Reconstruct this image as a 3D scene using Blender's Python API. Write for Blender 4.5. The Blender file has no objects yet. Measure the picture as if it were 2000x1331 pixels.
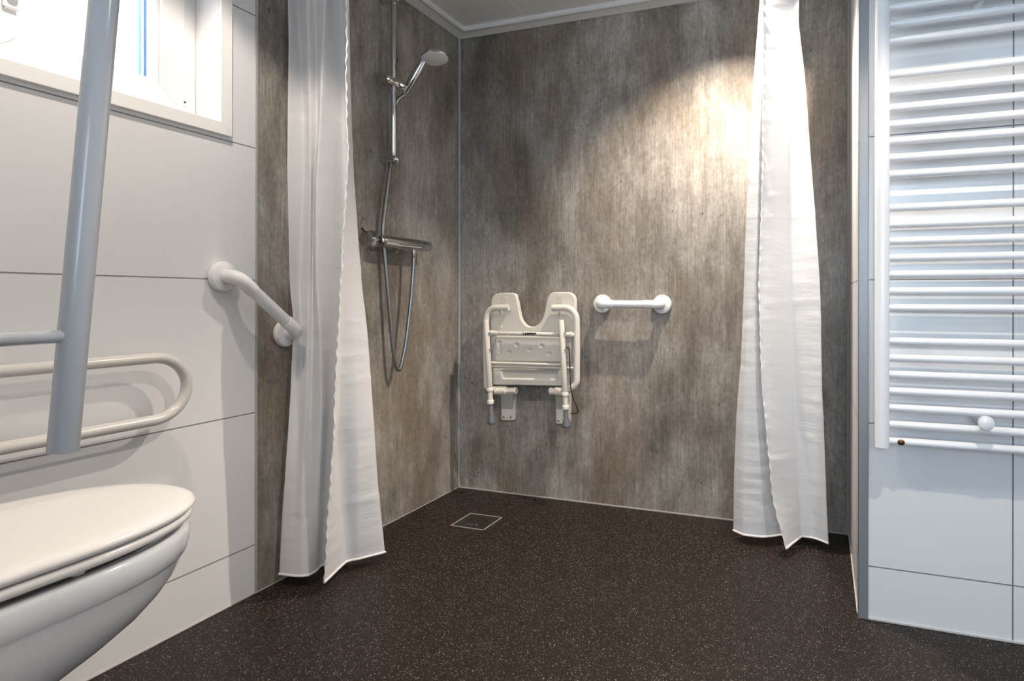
import bpy, bmesh, math, random
from mathutils import Vector, Matrix
random.seed(4)
scn = bpy.context.scene
C = scn.collection
PI = math.pi

# ------------------------------------------------------------------ camera, light, exposure
F_PX, CX, CY, YAW, ROLL = 1207.6, 1173.5, 581.4, .3441, .0015
CAM = Vector((0, 0, .9))
fwd = Vector((-math.sin(YAW), math.cos(YAW), 0))
rgt = Vector((math.cos(YAW), math.sin(YAW), 0)); upv = Vector((0, 0, 1))
r2 = rgt*math.cos(ROLL) + upv*math.sin(ROLL); u2 = -rgt*math.sin(ROLL) + upv*math.cos(ROLL)
cam = bpy.data.cameras.new('camera'); co = bpy.data.objects.new('camera', cam); C.objects.link(co)
M3 = Matrix((r2, u2, -fwd)).transposed()
co.matrix_world = Matrix.Translation(CAM) @ M3.to_4x4()
cam.sensor_width = 36; cam.lens = F_PX/2000*36
cam.shift_x = (1000-CX)/2000; cam.shift_y = (CY-665.5)/2000
cam.clip_start = .02
scn.camera = co
scn.view_settings.view_transform = 'Standard'; scn.view_settings.look = 'None'
scn.view_settings.gamma = 1; scn.view_settings.use_curve_mapping = False
scn.view_settings.exposure = 0.0

# room dimensions (metres): left wall, back wall, radiator wall, return wall, ceiling
XL, YB, YR, XR, ZC = -1.6185, 2.5259, 1.8828, .0973, 2.1407
TILE, Z0 = .40086, .14877
YJ = 1.414            # where the white panels meet the concrete-look shower panels
X1, Y0 = 1.6, -1.3    # far side of the room behind the camera

w = bpy.data.worlds.new('sky'); scn.world = w; w.use_nodes = True
bg = w.node_tree.nodes['Background']; bg.inputs[0].default_value = (.78, .88, 1, 1); bg.inputs[1].default_value = 6.0

def area(name, loc, direction, sx, sy, power, col):
    l = bpy.data.lights.new(name, 'AREA'); l.shape = 'RECTANGLE'; l.size = sx; l.size_y = sy
    l.energy = power; l.color = col
    o = bpy.data.objects.new(name, l); C.objects.link(o); o.location = loc
    o.rotation_euler = Vector(direction).to_track_quat('-Z', 'Y').to_euler()
    return o
def spot(name, loc, power, size=115, blend=.12):
    l = bpy.data.lights.new(name, 'SPOT'); l.energy = power; l.color = (1, .88, .75)
    l.spot_size = math.radians(size); l.spot_blend = blend; l.shadow_soft_size = .012
    o = bpy.data.objects.new(name, l); C.objects.link(o); o.location = loc
    return o
spot('downlight_shower', (-.35, 2.126, ZC-.008), 132, 117, .72)
spot('downlight_toilet', (-1.17, .88, ZC-.008), 34, 118, .25)
spot('downlight_entrance', (.32, 1.0, ZC-.008), 58, 118, .3)
spot('downlight_room', (-.5, -.35, ZC-.008), 17, 122, .3)
area('daylight_side_window', (XL-.30, 1.02, 1.70), (1, 0, -.12), .6, .6, 30, (.74, .87, 1))
area('added_rear_fill', (.35, Y0-.12, 1.35), (0, 1, -.1), 1.3, 1.3, 24, (.66, .82, 1))  # added cool fill behind the camera, standing in for daylight from that side

# ------------------------------------------------------------------ helpers
def ray(px, py): return fwd + r2*((px-CX)/F_PX) - u2*((py-CY)/F_PX)
def at(px, py, ax, val):
    d = ray(px, py); return CAM + d*((val-CAM[ax])/d[ax])
def onX(px, py, v): return at(px, py, 0, v)
def onY(px, py, v): return at(px, py, 1, v)
def onZ(px, py, v): return at(px, py, 2, v)

def tag(o, label=None, cat=None, group=None, kind=None):
    for k, v in (('label', label), ('category', cat), ('group', group), ('kind', kind)):
        if v: o[k] = v
    return o
def obj(name, bm, mat, parent=None, smooth=True, bevel=0, seg=3, angle=35):
    bmesh.ops.recalc_face_normals(bm, faces=bm.faces)
    me = bpy.data.meshes.new(name); bm.to_mesh(me); bm.free()
    for p in me.polygons: p.use_smooth = smooth
    if smooth: me.set_sharp_from_angle(angle=math.radians(angle))
    if mat: me.materials.append(mat)
    o = bpy.data.objects.new(name, me); C.objects.link(o)
    if parent:
        o.parent = parent; o.matrix_parent_inverse = Matrix.Translation(-parent.location) if parent.type == 'EMPTY' else Matrix()
        if parent.type != 'EMPTY': o.matrix_parent_inverse = parent.matrix_world.inverted() if parent.parent is None else Matrix()
        if parent.type != 'EMPTY' and parent.parent is not None:
            o.matrix_parent_inverse = Matrix()
    if bevel:
        b = o.modifiers.new('bevel', 'BEVEL'); b.width = bevel; b.segments = seg; b.limit_method = 'ANGLE'; b.angle_limit = math.radians(40)
        b.harden_normals = True
    return o
def thing(name, label, cat, group=None):
    o = bpy.data.objects.new(name, None); C.objects.link(o); o.empty_display_size = .05
    return tag(o, label, cat, group)
def box(bm, a, b):
    x0, x1 = sorted((a[0], b[0])); y0, y1 = sorted((a[1], b[1])); z0, z1 = sorted((a[2], b[2]))
    v = [bm.verts.new(p) for p in ((x0,y0,z0),(x1,y0,z0),(x1,y1,z0),(x0,y1,z0),(x0,y0,z1),(x1,y0,z1),(x1,y1,z1),(x0,y1,z1))]
    for f in ((0,3,2,1),(4,5,6,7),(0,1,5,4),(1,2,6,5),(2,3,7,6),(3,0,4,7)): bm.faces.new([v[i] for i in f])
    return bm
def boxm(*ab):
    bm = bmesh.new()
    for a, b in ab: box(bm, a, b)
    return bm
def spline(pts, n=8):
    pts = [Vector(p) for p in pts]; out = []
    P = [pts[0]*2-pts[1]] + pts + [pts[-1]*2-pts[-2]]
    for i in range(1, len(P)-2):
        for k in range(n):
            t = k/n; a, b, c, d = P[i-1:i+3]
            out.append(.5*((2*b)+(c-a)*t+(2*a-5*b+4*c-d)*t*t+(-a+3*b-3*c+d)*t**3))
    out.append(pts[-1]); return out
def fillet(pts, r, n=8):
    pts = [Vector(p) for p in pts]; out = [pts[0]]
    for i in range(1, len(pts)-1):
        p = pts[i]; a = pts[i-1]-p; b = pts[i+1]-p
        rr = r[i-1] if isinstance(r, (list, tuple)) else r
        ang = a.angle(b); t = min(rr/math.tan(ang/2), a.length*.49, b.length*.49)
        s = p + a.normalized()*t; e = p + b.normalized()*t
        rad = t*math.tan(ang/2); bis = (a.normalized()+b.normalized()).normalized()
        c = p + bis*(rad/math.sin(ang/2)); u = (s-c).normalized(); v = (e-c).normalized(); w_ = u.angle(v)
        for k in range(n+1):
            q = k/n; out.append(c + (u*math.sin((1-q)*w_)+v*math.sin(q*w_))*(rad/math.sin(w_)))
    out.append(pts[-1]); return out
def tube(bm, pts, r, n=20, cap=True, rc=0):
    pts = [Vector(p) for p in pts]
    q = [pts[0]]
    for p in pts[1:]:
        if (p-q[-1]).length > 1e-6: q.append(p)
    pts = q; N = len(pts)
    rad = r if isinstance(r, (list, tuple)) else [r]*N
    if rc and not isinstance(r, (list, tuple)):      # rounded ends
        d0 = (pts[0]-pts[1]).normalized(); d1 = (pts[-1]-pts[-2]).normalized()
        pts = [pts[0]] + [pts[0]-d0*rc*.35] + [pts[0]-d0*rc] + pts[1:-1] + [pts[-1]-d1*rc] + [pts[-1]-d1*rc*.35] + [pts[-1]]
        rad = [r-rc, r-rc*.3, r] + [r]*(N-2) + [r, r-rc*.3, r-rc]; N = len(pts)
    tang = [((pts[min(i+1, N-1)]-pts[max(i-1, 0)]).normalized()) for i in range(N)]
    t = tang[0]; nrm = t.orthogonal().normalized(); rings = []
    for i in range(N):
        if i: nrm = (tang[i-1].rotation_difference(tang[i]) @ nrm)
        nrm = (nrm - tang[i]*nrm.dot(tang[i])).normalized(); b = tang[i].cross(nrm)
        rings.append([bm.verts.new(pts[i] + (nrm*math.cos(2*PI*k/n)+b*math.sin(2*PI*k/n))*max(rad[i], 1e-4)) for k in range(n)])
    for i in range(N-1):
        for k in range(n): bm.faces.new((rings[i][k], rings[i][(k+1)%n], rings[i+1][(k+1)%n], rings[i+1][k]))
    if cap: bm.faces.new(rings[0][::-1]); bm.faces.new(rings[-1])
    return bm
def tubem(pts, r, **k): return tube(bmesh.new(), pts, r, **k)
def lathe(bm, base, axis, prof, n=32):               # prof: list of (distance along axis, radius)
    axis = Vector(axis).normalized(); base = Vector(base)
    u = axis.orthogonal().normalized(); v = axis.cross(u); rings = []
    for d, r in prof:
        rings.append([bm.verts.new(base+axis*d+(u*math.cos(2*PI*k/n)+v*math.sin(2*PI*k/n))*max(r, 1e-4)) for k in range(n)])
    for i in range(len(prof)-1):
        for k in range(n): bm.faces.new((rings[i][k], rings[i][(k+1)%n], rings[i+1][(k+1)%n], rings[i+1][k]))
    bm.faces.new(rings[0][::-1]); bm.faces.new(rings[-1]); return bm
def prism(bm, poly, off):                            # polygon of 3-D points pushed by the vector off
    a = [bm.verts.new(p) for p in poly]; b = [bm.verts.new(Vector(p)+Vector(off)) for p in poly]
    bm.faces.new(a); bm.faces.new(b[::-1]); n = len(a)
    for i in range(n): bm.faces.new((a[i], b[i], b[(i+1)%n], a[(i+1)%n]))
    return bm

# ------------------------------------------------------------------ materials
def mat(name, col, rough=.4, metal=0, spec=.5, coat=0, bump=None):
    m = bpy.data.materials.new(name); m.use_nodes = True; nt = m.node_tree; b = nt.nodes['Principled BSDF']
    b.inputs['Base Color'].default_value = (*col, 1); b.inputs['Roughness'].default_value = rough
    b.inputs['Metallic'].default_value = metal; b.inputs['Specular IOR Level'].default_value = spec
    b.inputs['Coat Weight'].default_value = coat
    # slight procedural variation so that no surface is perfectly even
    tc = nt.nodes.new('ShaderNodeTexCoord'); nz = nt.nodes.new('ShaderNodeTexNoise'); nz.inputs['Scale'].default_value = 9
    mr = nt.nodes.new('ShaderNodeMapRange'); mr.inputs['To Min'].default_value = max(0, rough-.03); mr.inputs['To Max'].default_value = rough+.04
    nt.links.new(tc.outputs['Object'], nz.inputs['Vector']); nt.links.new(nz.outputs['Fac'], mr.inputs['Value'])
    nt.links.new(mr.outputs['Result'], b.inputs['Roughness'])
    if bump:
        n2 = nt.nodes.new('ShaderNodeTexNoise'); n2.inputs['Scale'].default_value = bump[0]; n2.inputs['Detail'].default_value = 3
        bp = nt.nodes.new('ShaderNodeBump'); bp.inputs['Strength'].default_value = bump[1]; bp.inputs['Distance'].default_value = bump[2]
        nt.links.new(tc.outputs['Object'], n2.inputs['Vector']); nt.links.new(n2.outputs['Fac'], bp.inputs['Height'])
        nt.links.new(bp.outputs['Normal'], b.inputs['Normal'])
    return m
class NG:
    def __init__(s, m): s.nt = m.node_tree; s.b = s.nt.nodes['Principled BSDF']
    def n(s, t, **kw):
        x = s.nt.nodes.new(t)
        for k, v in kw.items():
            if k in x.inputs.keys(): x.inputs[k].default_value = v
            else: setattr(x, k, v)
        return x
    def l(s, a, b): s.nt.links.new(a, b)
    def math(s, op, a, b=None, c=None):
        x = s.n('ShaderNodeMath'); x.operation = op
        for i, v in enumerate((a, b, c)):
            if v is None: continue
            if hasattr(v, 'links'): s.l(v, x.inputs[i])
            else: x.inputs[i].default_value = v
        return x.outputs[0]
    def mapping(s, scale, loc=(0,0,0)):
        tc = s.n('ShaderNodeTexCoord'); mp = s.n('ShaderNodeMapping')
        mp.inputs['Scale'].default_value = scale; mp.inputs['Location'].default_value = loc
        s.l(tc.outputs['Object'], mp.inputs['Vector']); return mp.outputs[0]
    def noise(s, vec, scale, detail=4, rough=.55):
        x = s.n('ShaderNodeTexNoise'); x.inputs['Scale'].default_value = scale; x.inputs['Detail'].default_value = detail
        x.inputs['Roughness'].default_value = rough; s.l(vec, x.inputs['Vector']); return x.outputs['Fac']
    def ramp(s, fac, stops):
        x = s.n('ShaderNodeValToRGB'); e = x.color_ramp.elements
        while len(e) < len(stops): e.new(.5)
        for i, (p, c) in enumerate(stops): e[i].position = p; e[i].color = (*c, 1)
        s.l(fac, x.inputs['Fac']); return x.outputs['Color']
    def mix(s, fac, a, b, blend='MIX'):
        x = s.n('ShaderNodeMix'); x.data_type = 'RGBA'; x.blend_type = blend
        for sock, v in ((x.inputs['Factor'], fac), (x.inputs['A'], a), (x.inputs['B'], b)) if False else ((x.inputs[0], fac), (x.inputs[6], a), (x.inputs[7], b)):
            if hasattr(v, 'links'): s.l(v, sock)
            elif isinstance(v, tuple): sock.default_value = (*v, 1)
            else: sock.default_value = v
        return x.outputs[2]

def concrete_mat():
    m = mat('concrete_look_panel', (.3, .28, .25), .42); g = NG(m)
    big = g.noise(g.mapping((1, 1, .55)), 1.9, 3, .5)
    big2 = g.noise(g.mapping((1, 1, .45), (5, 3, 1)), 4.6, 4, .6)
    mid = g.noise(g.mapping((1, 1, .16), (2, 7, 3)), 17, 5, .65)
    fine = g.noise(g.mapping((1, 1, .035), (1, 4, 9)), 210, 3, .7)
    speck = g.noise(g.mapping((1, 1, .6), (3, 1, 2)), 90, 3, .7)
    blot = g.noise(g.mapping((1, 1, .5), (4, 8, 2)), 11, 8, .72)
    t = g.math('ADD', g.math('MULTIPLY', big, .31), g.math('MULTIPLY', big2, .27))
    t = g.math('ADD', t, g.math('MULTIPLY', mid, .14)); t = g.math('ADD', t, g.math('MULTIPLY', blot, .28))
    base = g.ramp(t, [(.39, (.132, .113, .094)), (.465, (.232, .207, .178)), (.53, (.340, .313, .278)), (.61, (.46, .435, .40))])
    warm = g.noise(g.mapping((1, 1, .40), (9, 2, 6)), 4.0, 6, .68)
    wm = g.n('ShaderNodeMapRange'); g.l(warm, wm.inputs['Value']); wm.inputs['From Min'].default_value = .48; wm.inputs['From Max'].default_value = .64
    wm.inputs['To Max'].default_value = .62
    c = g.mix(wm.outputs[0], base, (.205, .152, .108))
    f = g.n('ShaderNodeMapRange'); g.l(fine, f.inputs['Value']); f.inputs['From Min'].default_value = .25; f.inputs['From Max'].default_value = .75
    f.inputs['To Min'].default_value = .74; f.inputs['To Max'].default_value = 1.26
    s2 = g.n('ShaderNodeMapRange'); g.l(speck, s2.inputs['Value']); s2.inputs['From Min'].default_value = .25; s2.inputs['From Max'].default_value = .75
    s2.inputs['To Min'].default_value = .76; s2.inputs['To Max'].default_value = 1.24
    k = g.math('MULTIPLY', f.outputs[0], s2.outputs[0])
    vm = g.n('ShaderNodeVectorMath'); vm.operation = 'SCALE'; g.l(c, vm.inputs[0]); g.l(k, vm.inputs['Scale'])
    # pits
    vo = g.n('ShaderNodeTexVoronoi'); vo.inputs['Scale'].default_value = 26; g.l(g.mapping((1, 1, .55)), vo.inputs['Vector'])
    sep = g.n('ShaderNodeSeparateColor'); g.l(vo.outputs['Color'], sep.inputs[0])
    sel = g.math('MULTIPLY', g.math('GREATER_THAN', sep.outputs[0], .64), g.math('GREATER_THAN', g.noise(g.mapping((1, 1, .5), (7, 7, 7)), 2.6, 2), .52))
    rad = g.math('MULTIPLY_ADD', g.math('MULTIPLY', sep.outputs[1], sep.outputs[1]), .13, .03)
    pit = g.math('MULTIPLY', g.math('LESS_THAN', vo.outputs['Distance'], rad), sel)
    c2 = g.mix(g.math('MULTIPLY', pit, .68), vm.outputs[0], (.035, .030, .026))
    g.l(c2, g.b.inputs['Base Color'])
    bp = g.n('ShaderNodeBump'); bp.inputs['Strength'].default_value = .12; bp.inputs['Distance'].default_value = .001; g.l(fine, bp.inputs['Height'])
    g.l(bp.outputs['Normal'], g.b.inputs['Normal']); g.b.inputs['Specular IOR Level'].default_value = .35
    return m
def panel_mat(name, col, rough, axis, vjoints):
    """white wet-room panel with grey tile joints at the real joint heights"""
    m = mat(name, col, rough); g = NG(m)
    tc = g.n('ShaderNodeTexCoord'); sp = g.n('ShaderNodeSeparateXYZ'); g.l(tc.outputs['Object'], sp.inputs[0])
    z = g.math('DIVIDE', g.math('SUBTRACT', sp.outputs[2], Z0), TILE)
    fr = g.math('ABSOLUTE', g.math('SUBTRACT', z, g.math('ROUND', z)))
    j = g.math('LESS_THAN', fr, .0018/TILE)
    ax = sp.outputs[axis]
    for v in vjoints:
        j = g.math('MAXIMUM', j, g.math('LESS_THAN', g.math('ABSOLUTE', g.math('SUBTRACT', ax, v)), .0019))
    g.l(g.mix(j, col, (.23, .23, .24)), g.b.inputs['Base Color'])
    bp = g.n('ShaderNodeBump'); bp.inputs['Strength'].default_value = .4; bp.inputs['Distance'].default_value = .001; bp.invert = True
    g.l(j, bp.inputs['Height']); g.l(bp.outputs['Normal'], g.b.inputs['Normal'])
    return m
def floor_mat():
    m = mat('speckled_vinyl', (.03, .024, .02), .5); g = NG(m)
    vec = g.mapping((1, 1, 1))
    cols = []
    base = g.mix(g.noise(vec, 60, 3), (.0120, .0075, .0052), (.0190, .0130, .0096))
    for sc, thr, r, c in ((300, .88, .31, (.42, .38, .34)), (215, .955, .25, (.72, .67, .61)), (360, .62, .34, (.075, .060, .050))):
        vo = g.n('ShaderNodeTexVoronoi'); vo.inputs['Scale'].default_value = sc; vo.voronoi_dimensions = '2D'; g.l(vec, vo.inputs['Vector'])
        sep = g.n('ShaderNodeSeparateColor'); g.l(vo.outputs['Color'], sep.inputs[0])
        k = g.math('MULTIPLY', g.math('GREATER_THAN', sep.outputs[0], thr), g.math('LESS_THAN', vo.outputs['Distance'], r))
        k = g.math('MULTIPLY', k, g.math('MULTIPLY_ADD', sep.outputs[1], .75, .1))
        base = g.mix(k, base, c)
    g.l(base, g.b.inputs['Base Color'])
    bp = g.n('ShaderNodeBump'); bp.inputs['Strength'].default_value = .25; bp.inputs['Distance'].default_value = .0006
    g.l(g.noise(vec, 350, 2), bp.inputs['Height']); g.l(bp.outputs['Normal'], g.b.inputs['Normal'])
    g.b.inputs['Specular IOR Level'].default_value = .2
    return m
def ceiling_mat():
    m = mat('ceiling_board', (.74, .73, .71), .5); g = NG(m)
    tc = g.n('ShaderNodeTexCoord'); sp = g.n('ShaderNodeSeparateXYZ'); g.l(tc.outputs['Object'], sp.inputs[0])
    x = g.math('DIVIDE', g.math('ADD', sp.outputs[0], 1.232), .40)
    fr = g.math('ABSOLUTE', g.math('SUBTRACT', x, g.math('ROUND', x)))
    g.l(g.mix(g.math('LESS_THAN', fr, .004), (.74, .73, .71), (.95, .94, .92)), g.b.inputs['Base Color'])
    return m
def cloth_mat():
    m = bpy.data.materials.new('white_polyester'); m.use_nodes = True; nt = m.node_tree
    nt.nodes.remove(nt.nodes['Principled BSDF']); out = nt.nodes['Material Output']
    L = nt.links.new
    di = nt.nodes.new('ShaderNodeBsdfDiffuse'); di.inputs[0].default_value = (.94, .935, .935, 1)
    tr = nt.nodes.new('ShaderNodeBsdfTranslucent'); tr.inputs[0].default_value = (.86, .85, .85, 1)
    gl = nt.nodes.new('ShaderNodeBsdfGlossy'); gl.inputs['Roughness'].default_value = .38
    m1 = nt.nodes.new('ShaderNodeMixShader'); m1.inputs[0].default_value = .32; L(di.outputs[0], m1.inputs[1]); L(tr.outputs[0], m1.inputs[2])
    m2 = nt.nodes.new('ShaderNodeMixShader'); m2.inputs[0].default_value = .05; L(m1.outputs[0], m2.inputs[1]); L(gl.outputs[0], m2.inputs[2])
    L(m2.outputs[0], out.inputs['Surface'])
    tc = nt.nodes.new('ShaderNodeTexCoord'); mp = nt.nodes.new('ShaderNodeMapping'); mp.inputs['Scale'].default_value = (2, 2, 9)
    nz = nt.nodes.new('ShaderNodeTexNoise'); nz.inputs['Scale'].default_value = 2.2; nz.inputs['Detail'].default_value = 3
    L(tc.outputs['Object'], mp.inputs['Vector']); L(mp.outputs[0], nz.inputs['Vector'])
    bp = nt.nodes.new('ShaderNodeBump'); bp.inputs['Strength'].default_value = .35; bp.inputs['Distance'].default_value = .012
    L(nz.outputs['Fac'], bp.inputs['Height'])
    for s in (di, tr, gl): L(bp.outputs['Normal'], s.inputs['Normal'])
    return m
def glass_mat():
    m = bpy.data.materials.new('window_glass'); m.use_nodes = True; nt = m.node_tree
    nt.nodes.remove(nt.nodes['Principled BSDF']); out = nt.nodes['Material Output']
    t = nt.nodes.new('ShaderNodeBsdfTransparent'); t.inputs[0].default_value = (.95, .98, 1, 1)
    g_ = nt.nodes.new('ShaderNodeBsdfGlossy'); g_.inputs['Roughness'].default_value = .02
    fr = nt.nodes.new('ShaderNodeFresnel'); fr.inputs[0].default_value = 1.45; mx = nt.nodes.new('ShaderNodeMixShader')
    nt.links.new(fr.outputs[0], mx.inputs[0]); nt.links.new(t.outputs[0], mx.inputs[1]); nt.links.new(g_.outputs[0], mx.inputs[2])
    nt.links.new(mx.outputs[0], out.inputs['Surface']); return m

CONC = concrete_mat()
PAN_L = panel_mat('white_panel_left', (.78, .78, .785), .36, 1, [])
PAN_R = panel_mat('white_panel_right', (.78, .79, .80), .22, 0, [.469, 1.07])
PAN_T = panel_mat('white_panel_return', (.78, .77, .77), .35, 1, [])
FLOOR = floor_mat(); CEIL = ceiling_mat()
PVC = mat('white_upvc', (.92, .91, .90), .28)
ALU = mat('satin_aluminium', (.26, .27, .28), .4, .3)
GREYTRIM = mat('grey_joint_profile', (.42, .42, .42), .4)
CEILTRIM = mat('white_ceiling_trim', (.72, .71, .69), .4)
SEAL = mat('sealant', (.42, .40, .37), .5)
CHROME = mat('chrome', (.62, .63, .64), .07, 1)
HOSE = mat('metallic_hose', (.33, .34, .34), .24, .9)
GREYPL = mat('grey_plastic', (.72, .71, .70), .5)
DRFR = mat('drain_rim', (.55, .52, .47), .35, .4)
WPLAST = mat('white_ribbed_plastic', (.82, .81, .81), .33)
ENAMEL = mat('white_enamel', (.70, .70, .685), .24)
RAILEN = mat('pale_grey_enamel', (.46, .48, .51), .18)
CERAM = mat('white_ceramic', (.72, .735, .76), .08, coat=.3)
LID = mat('white_thermoset', (.82, .80, .78), .13)
RAD = mat('white_radiator_enamel', (.86, .86, .87), .2)
SEATM = mat('ivory_moulded_plastic', (.66, .62, .555), .5, bump=(320, .1, .0006))
SEATT = mat('ivory_coated_tube', (.69, .65, .58), .3)
RUB = mat('grey_rubber', (.12, .13, .15), .55)
DGREY = mat('grey_tube', (.24, .24, .25), .35, .3)
BLACK = mat('black_steel', (.012, .011, .011), .35)
BRONZE = mat('bronze_plug', (.13, .075, .03), .3, .8)
STEEL = mat('stainless_steel', (.55, .53, .49), .3, 1)
DRAINM = mat('drain_steel', (.20, .18, .15), .28, 1)
CLOTH = cloth_mat(); GLASS = glass_mat()
HEM = mat('stitched_hem', (.86, .83, .81), .6, bump=(160, .8, .003))
BLUE = mat('outer_guide_blue', (.05, .13, .28), .4)
DARK = mat('dark_void', (.01, .009, .008), .7)

# ------------------------------------------------------------------ setting
def struct(name, bm, m, parent=None, **k):
    o = obj(name, bm, m, parent, **k)
    if not parent: o['kind'] = 'structure'
    return o
TH = .15
struct('floor', boxm(((XL-TH, Y0-TH, -.1), (X1+TH, YB+TH, 0))), FLOOR, smooth=False)
struct('ceiling', boxm(((XL-TH, Y0-TH, ZC), (X1+TH, YB+TH, ZC+.1))), CEIL, smooth=False)
# window opening in the left wall
WY0, WY1, WZ0, WZ1 = .770, 1.288, 1.395, 1.885
struct('wall_left', boxm(((XL-TH, Y0-TH, 0), (XL, WY0, ZC)), ((XL-TH, WY1, 0), (XL, YJ, ZC)),
                         ((XL-TH, WY0, 0), (XL, WY1, WZ0)), ((XL-TH, WY0, WZ1), (XL, WY1, ZC))), PAN_L, smooth=False)
struct('wall_shower_left', boxm(((XL-TH, YJ, 0), (XL, YB+TH, ZC))), CONC, smooth=False)
struct('wall_back', boxm(((XL, YB, 0), (XR, YB+TH, ZC))), CONC, smooth=False)
struct('wall_right_return', boxm(((XR, YR+.14, 0), (XR+.05, YB+TH, ZC))), PAN_T, smooth=False)
struct('wall_radiator', boxm(((XR, YR, 0), (X1+TH, YR+.14, ZC))), PAN_R, smooth=False)
struct('wall_right', boxm(((X1, Y0, 0), (X1+TH, YR, ZC))), PAN_R, smooth=False)
struct('wall_toilet', boxm(((XL, .18, 0), (-.76, .33, ZC))), PAN_R, smooth=False)
WX0, WX1, WB0, WB1 = -.35, 1.05, .75, 1.95
struct('wall_rear', boxm(((XL, Y0-TH, 0), (WX0, Y0, ZC)), ((WX1, Y0-TH, 0), (X1, Y0, ZC)),
                         ((WX0, Y0-TH, 0), (WX1, Y0, WB0)), ((WX0, Y0-TH, WB1), (WX1, Y0, ZC))), PAN_R, smooth=False)
# trims
struct('trim_1', boxm(((XL, YB-.010, .0), (XL+.010, YB, ZC-.02))), GREYTRIM, bevel=.003)
struct('trim_2', boxm(((XL, YJ-.004, 0), (XL+.0025, YJ+.004, ZC-.02))), GREYTRIM, bevel=.001)
struct('trim_3', boxm(((XR-.010, YB-.012, 0), (XR, YB, ZC-.02))), GREYTRIM, bevel=.003)
bm = boxm(((XR-.002, YR-.003, 0), (XR+.0245, YR+.0, ZC-.02)), ((XR-.002, YR-.003, 0), (XR, YR+.014, ZC-.02)))
struct('trim_4', bm, ALU, bevel=.0008)
def cove(name, p0, p1, inward):                       # ceiling trim: flat body with a raised inner bead
    p0 = Vector(p0); p1 = Vector(p1); n = Vector(inward)
    prof = [(0, 0), (0, -.022), (.006, -.024), (.050, -.012), (.056, -.017), (.064, -.019), (.070, -.015), (.072, 0)]
    bm = bmesh.new(); d = (p1-p0).normalized()
    a = [bm.verts.new(p0 + n*u + d*u*.999 + Vector((0, 0, v))) for u, v in prof]
    b = [bm.verts.new(p1 + n*u - d*u*.999 + Vector((0, 0, v))) for u, v in prof]
    k = len(prof)
    for i in range(k): bm.faces.new((a[i], a[(i+1)%k], b[(i+1)%k], b[i]))
    bm.faces.new(a); bm.faces.new(b[::-1])
    struct(name, bm, CEILTRIM, angle=20)
cove('trim_5', (XL, Y0, ZC), (XL, YB, ZC), (1, 0, 0))
cove('trim_6', (XL, YB, ZC), (XR, YB, ZC), (0, -1, 0))
cove('trim_7', (XR, YB, ZC), (XR, YR-.072, ZC), (-1, 0, 0))
def strip(name, a, b, m=SEAL): struct(name, boxm((a, b)), m, bevel=.001)
strip('baseboard_back', (XL+.01, YB-.004, 0), (XR-.01, YB, .006))
strip('baseboard_left', (XL, .33, 0), (XL+.003, YB-.012, .004))
strip('baseboard_right', (XR+.025, YR-.004, 0), (X1, YR, .006), mat('white_sealant', (.6, .6, .6), .5))
strip('baseboard_return', (XR-.004, YR+.02, 0), (XR, YB-.012, .006), mat('pale_sealant', (.6, .58, .55), .5))

# window 1 (side window above the grab rail)
wo = thing('window_1', 'small white framed window with tilted light above the toilet', 'window'); wo['kind'] = 'structure'
def frame_bm(y0, y1, z0, z1, wl, wr, wb, wt, xa, xb):    # mitred rectangular frame
    bm = bmesh.new()
    o_ = [(y0, z0), (y1, z0), (y1, z1), (y0, z1)]; i_ = [(y0+wl, z0+wb), (y1-wr, z0+wb), (y1-wr, z1-wt), (y0+wl, z1-wt)]
    for k in range(4):
        q = (k+1) % 4
        prism(bm, [(xa, *o_[k]), (xa, *o_[q]), (xa, *i_[q]), (xa, *i_[k])], (xb-xa, 0, 0))
    return bm
obj('architrave', frame_bm(.735, 1.3213, 1.3625, 1.92, .035, .035, .034, .035, XL, XL+.014), PVC, wo, bevel=.0012)
obj('reveal', frame_bm(WY0, WY1+.001, WZ0, WZ1, .004, .004, .004, .004, XL-.084, XL+.004), PVC, wo)
obj('window_frame', frame_bm(.774, 1.284, 1.399, 1.881, .030, .050, .030, .030, XL-.145, XL-.084), PVC, wo, bevel=.002)
sash = obj('window_sash', frame_bm(.786, 1.2465, 1.417, 1.868, .074, .066, .060, .06, XL-.135, XL-.076), PVC, wo, bevel=.003)
obj('glazing_bead', frame_bm(.858, 1.1795, 1.476, 1.809, .012, .012, .014, .012, XL-.11, XL-.084), PVC, wo, bevel=.003)
obj('pane', boxm(((XL-.108, .866, 1.484), (XL-.104, 1.172, 1.80))), GLASS, wo, smooth=False)
obj('glazing_spacer', boxm(((XL-.114, onX(283, 120, XL-.112).y-.0045, 1.478), (XL-.110, onX(283, 120, XL-.112).y+.0040, 1.806))), BLUE, wo, smooth=False)
obj('glazing_spacer', boxm(((XL-.114, onX(273, 120, XL-.112).y-.0055, 1.478), (XL-.110, onX(273, 120, XL-.112).y+.0035, 1.806))), mat('spacer_pale', (.30, .45, .70), .4), wo, smooth=False)
p = onX(30, 16, XL-.070)
h = obj('window_handle', boxm(((XL-.076, .832, 1.535), (XL-.066, .862, 1.605))), PVC, wo, bevel=.005)
obj('lever', boxm(((XL-.066, .840, 1.57), (XL-.040, .856, 1.586)), ((XL-.050, .838, 1.575), (XL-.038, .858, 1.70))), PVC, h, bevel=.004)
obj('drain_cap', lathe(bmesh.new(), onX(361, 200, XL-.0755), (1, 0, 0), [(0, .003), (.001, .003)], 12), DARK, wo)
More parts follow.
